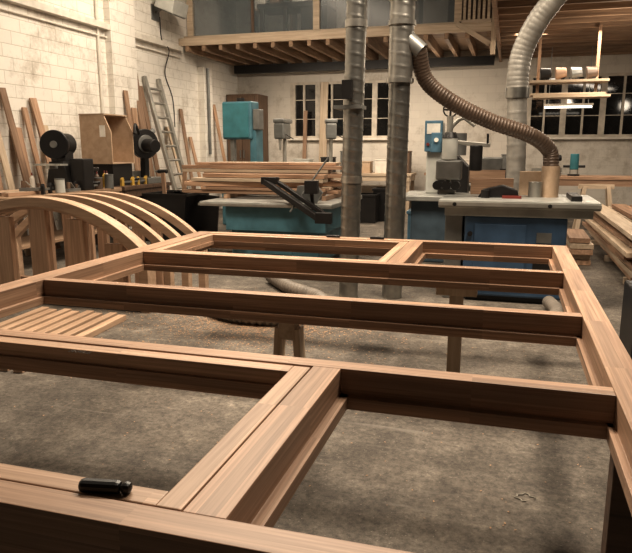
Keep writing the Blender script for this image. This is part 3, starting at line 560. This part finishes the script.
put('gearbox', B().box(x0-.12, x0+.16, 7.3, 7.46, 1.2, 1.42), 'grey', pf, .02)
for i in range(3): put('roller', B().cyl((x0-.1+.1*i, 7.3, 1.14), (x0-.1+.1*i, 7.45, 1.14), .05, 16), 'black', pf, 0, True)
put('arm', B().beam((x0, 7.5, 1.62), (x0+.45, 7.5, 1.58), .05, .05), 'alu', pf, .01); put('side_motor', B().cyl((x0+.3, 7.5, 1.3), (x0+.3, 7.5, 1.58), .07, 16), 'black', pf, .01, True)
put('crank', B().cyl((x0+.42, 7.5, 1.58), (x0+.42, 7.42, 1.7), .012, 8), 'black', pf); put('top_wheel', B().ring((x0, 1.97), .07, .085, 7.49, 7.51).cyl((x0, 7.5, 1.9), (x0, 7.5, 2.05), .012, 8).box(x0-.08, x0+.08, 7.495, 7.505, 1.96, 1.98), 'black', pf, 0, True)
put('control_box', B().box(x0-.2, x0-.08, 7.46, 7.54, 1.5, 1.72), 'blue', pf, .008); put('control_knob', B().cyl((x0-.14, 7.44, 1.64), (x0-.14, 7.46, 1.64), .025, 12), 'paper', pf)
# spindle moulder behind
sm = thing('spindle_moulder', 'slate grey moulder with tall blue control column behind the right duct', 'moulder', (-1.1, 9, 0))
xa, xb = ony(411, 200, 8.8).x, ony(462, 200, 8.8).x
put('base', B().box(xa, xb, 8.8, 9.6, 0, .85), 'slate', sm, .02)
put('table', B().box(xa-.15, xb+.15, 8.65, 9.75, .85, .92), 'cast', sm, .01)
put('column', B().box(xa+.14, xa+.36, 9.2, 9.5, .92, 1.9), 'pale', sm, .02)
put('control_panel', B().box(xa+.12, xa+.36, 9.1, 9.2, 1.5, 1.92), 'blue', sm, .01)
put('display', B().box(xa+.15, xa+.33, 9.09, 9.1, 1.74, 1.88), 'paper', sm)
for i, c in enumerate(('red', 'green', 'black')): put('button', B().cyl((xa+.17+.07*i, 9.07, 1.6), (xa+.17+.07*i, 9.1, 1.6), .022, 12), c, sm)
put('hood', B().prism([(xb-.35, .92), (xb+.05, .92), (xb+.05, 1.3), (xb-.1, 1.45), (xb-.35, 1.3)], 9.0, 9.4, 'y'), 'black', sm, .01)
put('motor', B().cyl((xb-.1, 9.25, 1.45), (xb-.1, 9.25, 1.75), .1, 18), 'grey', sm, 0, True); put('pipe_arm', B().tube(spline([(xb-.3, 9.3, .92), (xb-.32, 9.3, 1.6), (xb-.1, 9.3, 1.95), (xb+.1, 9.3, 1.85)], .05), .03), 'alu', sm, 0, True)
ex, ey = ony(487, 160, 11).x, 11.0
r = thing('edge_sander', 'pale grey belt sander standing behind the power feeder', 'sander', (ex, ey, 0))
put('cabinet', B().box(ex-.4, ex+.4, ey-.3, ey+.3, 0, .95), 'pale', r, .02); put('belt', B().box(ex-.3, ex+.3, ey-.12, ey-.06, 1.0, 1.2), 'bx', r)
for s_ in (-1, 1): put('drum', B().cyl((ex+s_*.3, ey-.03, .98), (ex+s_*.3, ey-.03, 1.22), .09, 20), 'black', r, 0, True)
put('table', B().box(ex-.4, ex+.4, ey-.42, ey-.14, .95, .99), 'cast', r, .005); put('dust_box', B().box(ex-.1, ex+.25, ey+.02, ey+.3, .95, 1.4), 'grey', r, .02)
# ------------------------------------------------------------------ band saw, drills at the back
bs = ony(241, 120, 12.2)
r = thing('band_saw', 'teal band saw with tall upper wheel housing behind the timber pile', 'band saw', (bs.x, 12.2, 0), None, -.1, True)
put('lower_housing', B().box(-.38, .38, -.2, .25, 0, .85), 'teal', r, .03)
put('table', B().box(-.36, .2, -.35, .35, .98, 1.03).box(-.15, .1, -.15, .15, .85, .98), 'cast', r)
put('spine', B().box(.24, .38, -.1, .22, .85, 2.3), 'teal', r, .02)
put('upper_housing', B().box(-.34, .32, -.16, .18, 1.72, 2.45), 'teal', r, .03)
put('housing_door', B().box(-.32, .26, -.18, -.16, 1.75, 2.42), 'tealb', r, .01)
put('tension_wheel', B().cyl((.0, 0, 2.45), (.0, 0, 2.52), .08, 16), 'black', r, 0, True); put('side_box', B().box(.32, .46, -.12, .1, 1.9, 2.3), 'grey', r, .02)
put('blade_guide', B().box(-.2, -.12, -.1, .0, 1.3, 1.72), 'grey', r); put('blade', B().box(-.17, -.165, -.06, -.03, 1.03, 1.3), 'alu', r)
put('motor', B().cyl((.38, .05, .5), (.62, .05, .5), .14, 18), 'grey', r, 0, True)
pd = ony(283, 130, 14.2)
r = thing('pillar_drill', 'grey pillar drill at the back left of the windows', 'drill', (pd.x, 14.2, 0), 'pillar drills at the back wall', 0, True)
put('base', B().box(-.2, .2, -.25, .25, 0, .06), 'black', r); put('column', B().cyl((0, .1, .06), (0, .1, 2.0), .045, 14), 'alu', r, 0, True)
put('head', B().box(-.12, .12, -.3, .2, 1.75, 2.1), 'grey', r, .03); put('belt_cover', B().box(-.14, .14, -.3, .28, 2.1, 2.2), 'grey', r, .03); put('chuck', B().cyl((0, -.2, 1.75), (0, -.2, 1.5), .04, 12, .025), 'alu', r); put('table', B().cyl((0, -.12, 1.15), (0, -.12, 1.2), .2, 20), 'cast', r)
put('feed_handle', B().cyl((.12, -.15, 1.85), (.32, -.22, 1.75), .012, 8), 'black', r)
dup(r, (ony(331, 130, 14.6).x, 14.6, 0), 'grey pillar drill just left of the left duct, before the window', .3)
ca, cbx = max(ony(226, 120, 16.0).x, XL+.02), ony(262, 120, 16.0).x
r = thing('tall_cupboard', 'tall dark brown cupboard in the back corner behind the band saw', 'cupboard', ((ca+cbx)/2, 16.1, 0))
put('carcass', B().box(ca, cbx, 15.7, 16.45, 0, 2.9), 'dkz', r, .01); mid = (ca+cbx)/2
for s_, a, c in ((0, ca+.03, mid-.01), (1, mid+.01, cbx-.03)):
    dr = put('door', B().box(a, c, 15.67, 15.7, .1, 2.85), 'dkz', r, .005); put('handle', B().box(mid-.06 if not s_ else mid+.04, mid-.04 if not s_ else mid+.06, 15.64, 15.67, 1.3, 1.5), 'grey', dr)
bench('long pale bench below the back windows between saw and ducts', -5.3, -2.2, 15.3, 16.2, .95, 'px', 'pz')
bench('bench with dark legs below the wall between the back windows', -1.9, .2, 15.3, 16.2, .98, 'bx', 'dk')
bench('brown topped bench below the right-hand windows', .45, 2.9, 13.2, 13.9, 1.02, 'bx', 'pz', False)
items = [(-5.0, 'pale', .4, .3, 0, 'pale grey box at the left end of the long back bench'), (-4.35, 'black', .3, .35, 0, 'black tool case on the long back bench'), (-3.95, 'grey', .2, .5, .2, 'tall grey box on the long back bench beside the black case'), (-3.5, 'ply', .5, .25, 0, 'low plywood box on the long back bench'), (-2.9, 'white', .45, .3, 0, 'white carton on the long back bench near the duct'), (-2.45, 'dkz', .3, .5, .1, 'dark brown box at the right end of the long back bench'), (-1.7, 'blue', .35, .35, 0, 'blue box on the dark-legged back bench'), (-1.35, 'black', .2, .45, .1, 'narrow black case between blue box and white carton, back bench'), (-1.0, 'white', .35, .28, 0, 'white carton on the dark-legged back bench'), (-.5, 'ply', .5, .22, 0, 'low plywood box on the dark-legged back bench'), (-.05, 'grey', .25, .4, 0, 'grey box at the right end of the dark-legged back bench')]
for x, m, w, h, yo, lab in items:
    zz = .95 if x < -2 else .98; r = thing('storage_box', lab, 'box', (x, 15.72+yo, zz))
    put('box', B().box(x-w/2, x+w/2, 15.55+yo, 15.9+yo, zz, zz+h), m, r, .01); put('lid', B().box(x-w/2-.01, x+w/2+.01, 15.54+yo, 15.91+yo, zz+h, zz+h+.03), m, r, .005)
for i, (px, top, w, m) in enumerate(((303, 2.5, .1, 'bx'), (322, 3.2, .2, 'px'), (345, 2.6, .08, 'px'))):
    x = ony(px, 110, 16.25).x
    stick('timber_length', (x, 16.22, .01), (x+.04, 16.35, top), w, .04, m, up=(0, 1, 0), label='upright timber length before the back window, %s from the left' % ORDN[i], cat='timber', group='timber lengths standing before the back window')
for i, (px, Y, w, h, m, lab) in enumerate([(366, 13.4, .5, .6, 'black', 'black storage crate on the floor just right of the left duct'), (384, 13.8, .4, .7, 'black', 'taller black crate on the floor between the two ducts'), (424, 10.6, .45, .55, 'blue', 'blue crate on the floor behind the right duct')]):
    x = ony(px, 190, Y).x; r = thing('storage_crate', lab, 'crate', (x, Y, 0)); put('crate', B().box(x-w/2, x+w/2, Y-.2, Y+.2, 0, h), m, r, .01); put('rim', B().box(x-w/2-.02, x+w/2+.02, Y-.22, Y+.22, h-.05, h), m, r, .005)
bench('low bench behind the table saw carrying a second timber pile', -4.6, -3.05, 10.6, 11.5, .95, 'bx', 'dk')
rnd = random.Random(9); z = .95
for k in range(4):
    for j in range(2):
        y = 10.8+j*.4; cx = -3.85+rnd.uniform(-.2, .1)
        stick('timber_board', (cx-.9, y, z+.04), (cx+.9, y+rnd.uniform(-.04, .04), z+.04), .24, .07, ['bx', 'px', 'fx'][(k+j) % 3], label='board, %s row of the %s layer on the low bench behind the saw' % (['front', 'rear'][j], ['bottom', 'second', 'third', 'top'][k]), cat='board', group='timber pile on the low bench')
    z += .08
th1 = thing('sawhorse', 'splayed wooden sawhorse in front of the brown bench', 'sawhorse', (ony(597, 190, 12.6).x, 12.75, 0), None, 0, True)
put('beam', B().box(-.3, .3, -.05, .05, .82, .9), 'px', th1)
for sx in (-1, 1):
    for sy in (-1, 1): stick('leg', (sx*.3, sy*.25, .02), (sx*.2, sy*.07, .86), .07, .04, 'px', th1, up=(0, 1, 0))
rt = ony(575, 155, 13.5); r = thing('router', 'teal bodied router standing on the brown bench by the windows', 'router', (rt.x, 13.5, 1.02), None, 0, True)
put('base', B().cyl((0, 0, 0), (0, 0, .03), .11, 20), 'black', r); put('body', B().cyl((0, 0, .12), (0, 0, .42), .08, 20), 'tealb', r, .01, True)
for sx in (-1, 1): put('post', B().cyl((sx*.07, 0, .03), (sx*.07, 0, .2), .012, 8), 'alu', r); put('grip', B().cyl((sx*.2, 0, .18), (sx*.08, 0, .18), .025, 10), 'black', r)
r = thing('mitre_saw', 'grey mitre saw on the brown bench behind the silver duct', 'saw', (.75, 13.5, 1.02), None, .3, True)
put('base', B().cyl((0, 0, 0), (0, 0, .06), .24, 24), 'alu', r); put('fence', B().box(-.3, .3, .08, .11, .06, .14), 'alu', r); put('arm', B().beam((0, .18, .06), (0, .05, .35), .07, .09), 'grey', r); put('guard', B().cyl((-.03, -.02, .3), (.03, -.02, .3), .16, 24), 'pale', r, 0, True); put('motor', B().cyl((.03, 0, .32), (.22, 0, .34), .06, 14), 'black', r, 0, True)
# shelf rack hanging under the right mezzanine
yk = 12.4; xa, xb = ony(536, 90, yk).x, ony(598, 90, yk).x; zt, zm, zb = 3.62, ony(560, 81, yk).z, ony(560, 96, yk).z
sh = thing('hanging_rack', 'timber rack hanging below the right mezzanine joists', 'rack', (xa, yk, zb))
for x in (xa, xb-.05): put('hanger', B().box(x, x+.05, yk+.1, yk+.15, zb-.05, zt), 'bz', sh)
for zz, a, c in ((zm, .12, .14), (zb, .05, .18)): put('shelf', B().box(xa-a, xb+c, yk-.25, yk+.2, zz-.04, zz), 'px', sh)
for i in range(4):
    x = xa+.14+.25*i; r = thing('power_tool', 'dark rounded power tool on the hanging rack, %s from the left' % ORDN[i], 'tool', (x, yk-.1, zm), 'tools on the hanging rack')
    put('body', B().cyl((x-.09, yk-.1, zm+.11), (x+.09, yk-.1, zm+.13), .11, 16, .08), ['black', 'bx', 'grey', 'brown'][i], r, .01, True); put('handle', B().beam((x+.02, yk-.1, zm+.003), (x+.08, yk-.1, zm+.1), .05, .05), 'black', r)
for i in range(3): stick('timber_board', (xa-.1, yk-.18+.15*i, zb+.02), (xb+.1, yk-.17+.15*i, zb+.02), .12, .035, ['px', 'bx', 'px'][i], label='short board on the lower shelf of the hanging rack, %s' % ['front', 'middle', 'rear'][i], cat='board', group='boards on the hanging rack')
tx = ony(568, 107, 15.2)
tl = thing('tube_light', 'glowing fluorescent tube light in front of the right-hand windows', 'light', (tx.x, 15.2, tx.z))
put('housing', B().box(tx.x-.5, tx.x+.5, 15.14, 15.26, tx.z+.03, tx.z+.07), 'wfr', tl); put('tube', B().cyl((tx.x-.48, 15.2, tx.z), (tx.x+.48, 15.2, tx.z), .022, 12), 'tube', tl, 0, True)
for s_ in (-.4, .4): put('hanger', B().cyl((tx.x+s_, 15.2, tx.z+.07), (tx.x+s_, 15.2, 3.84), .008, 6), 'grey', tl)
# timber stacks at right
for i in range(3): stick('bearer', (1.35, 8.0+i*1.6, .04), (2.3, 8.0+i*1.6, .04), .08, .078, 'px', label='%s bearer under the long board stack at right' % ['nearest', 'middle', 'farthest'][i], cat='batten', group='bearers under the long stack')
rnd = random.Random(5); z = .08
for k in range(8):
    for j in range(3):
        x = 1.5+j*.34+rnd.uniform(-.1, .03); y0 = 7.4+rnd.uniform(-.6, .6)
        stick('timber_board', (x, y0, z+.035), (x+rnd.uniform(-.08, .08), 12.2+rnd.uniform(-.7, .0), z+.035), .22, .055, ['bx', 'px', 'fx'][(k+j) % 3], label='long board, %s row of the %s layer in the stack at the right edge' % (['left', 'middle', 'right'][j], lay[k]), cat='board', group='long board stack at right')
    z += .07
z = 0
for k in range(5):
    stick('timber_board', (.98+.02*rnd.uniform(-1, 1), 9.1+rnd.uniform(-.05, .05), z+.036), (.98, 10.2, z+.036), .3+.04*rnd.uniform(-1, 1), .065, 'px' if k % 2 else 'bx', label='short thick board, %s layer of the small pile beside the long stack' % ['bottom', 'second', 'third', 'fourth', 'top'][k], cat='board', group='short board pile at right')
    z += .075
kc = thing('tool_cabinet', 'black tool cabinet just right of the large frame', 'cabinet', (.95, 3.75, 0))
put('carcass', B().box(.68, 1.27, 3.6, 4.0, .06, .8), 'black', kc, .01); put('plinth', B().box(.72, 1.22, 3.63, 3.97, 0, .06), 'rub', kc)
for i in range(4):
    dr = put('drawer', B().box(.7, 1.25, 3.58, 3.6, .1+.17*i, .25+.17*i), 'black', kc, .004); put('handle', B().box(.84, 1.12, 3.56, 3.58, .2+.17*i, .22+.17*i), 'grey', dr)
# sawdust and scrap
rnd = random.Random(2); b = B(); cc = onz(245, 318, 0)
for i in range(10000):
    a = rnd.uniform(0, 2*PI); rr = abs(rnd.gauss(0, .5)); p = V((cc.x+.15+rr*cos(a)*1.5, cc.y-.1+rr*sin(a)*1.1, .004)); s_ = rnd.uniform(.003, .012); an = rnd.uniform(0, PI)
    if i > 9400: p = V((rnd.uniform(-3, .6), rnd.uniform(2.5, 6), .004)); s_ *= .7
    u = V((cos(an), sin(an), rnd.uniform(-.2, .2)))*s_; w = V((-sin(an), cos(an), rnd.uniform(-.2, .2)))*s_*.6
    b.bm.faces.new([b.bm.verts.new(p+u), b.bm.verts.new(p+w), b.bm.verts.new(p-u), b.bm.verts.new(p-w)])
put('sawdust', b, 'dust', label='orange sawdust and shavings scattered on the floor under the frame', cat='sawdust', kind='stuff')
p = onz(525, 498, 0); b = B(); pts = [p+V((.04*cos(t*.4)*(1+.3*sin(t*2.3)), .03*sin(t*.4)*(1+.3*cos(t*1.7)), .003)) for t in range(13)]
b.tube(pts, .003, 6); put('string_scrap', b, 'chalk', label='small pale curl of string on the bare concrete floor, near right', cat='scrap')
# ------------------------------------------------------------------ light
LC = (1, .86, .69)
def area(loc, tgt, sx, sy, e, col=LC):
    l = bpy.data.lights.new('area_light', 'AREA'); l.shape = 'RECTANGLE'; l.size = sx; l.size_y = sy; l.energy = e; l.color = col
    o = bpy.data.objects.new('area_light', l); C.objects.link(o); o.location = loc; o.rotation_euler = (V(tgt)-V(loc)).to_track_quat('-Z', 'Y').to_euler()
def lamp(loc, e):  # added point fill, has no fitting of its own
    l = bpy.data.lights.new('joist_fill', 'POINT'); l.energy = e; l.color = LC; l.shadow_soft_size = .15
    o = bpy.data.objects.new('joist_fill', l); C.objects.link(o); o.location = loc
area((-2.0, 5.6, 5.4), (-1.6, 4.2, 0), 4, .4, 480)
area((-4.5, 9.8, 5.4), (-5.8, 10.6, 0), .4, 4, 390)
area((-3.6, 14.0, 3.5), (-3.6, 14.6, 0), 4, .3, 150)
area((1.5, 12.0, 3.5), (1.3, 12.2, 0), .4, 4, 125)
area((.9, 4.4, 5.4), (.3, 4.2, 0), 1.5, .4, 235)
area((-4.2, 15.1, 5.4), (-4.2, 15, 3.9), 3.5, .3, 45)
lamp((1.6, 11.4, 2.9), 34); lamp((-1.5, 14.9, 2.9), 18); lamp((3.5, 9.6, 2.9), 26)  # fills added under the mezzanines to brighten joists and planks from below
w = bpy.data.worlds.new('world'); S.world = w; w.use_nodes = True
w.node_tree.nodes['Background'].inputs[0].default_value = (1, .82, .64, 1); w.node_tree.nodes['Background'].inputs[1].default_value = .03
S.view_settings.view_transform = 'Standard'; S.view_settings.look = 'None'; S.view_settings.exposure = .13; S.view_settings.gamma = .86
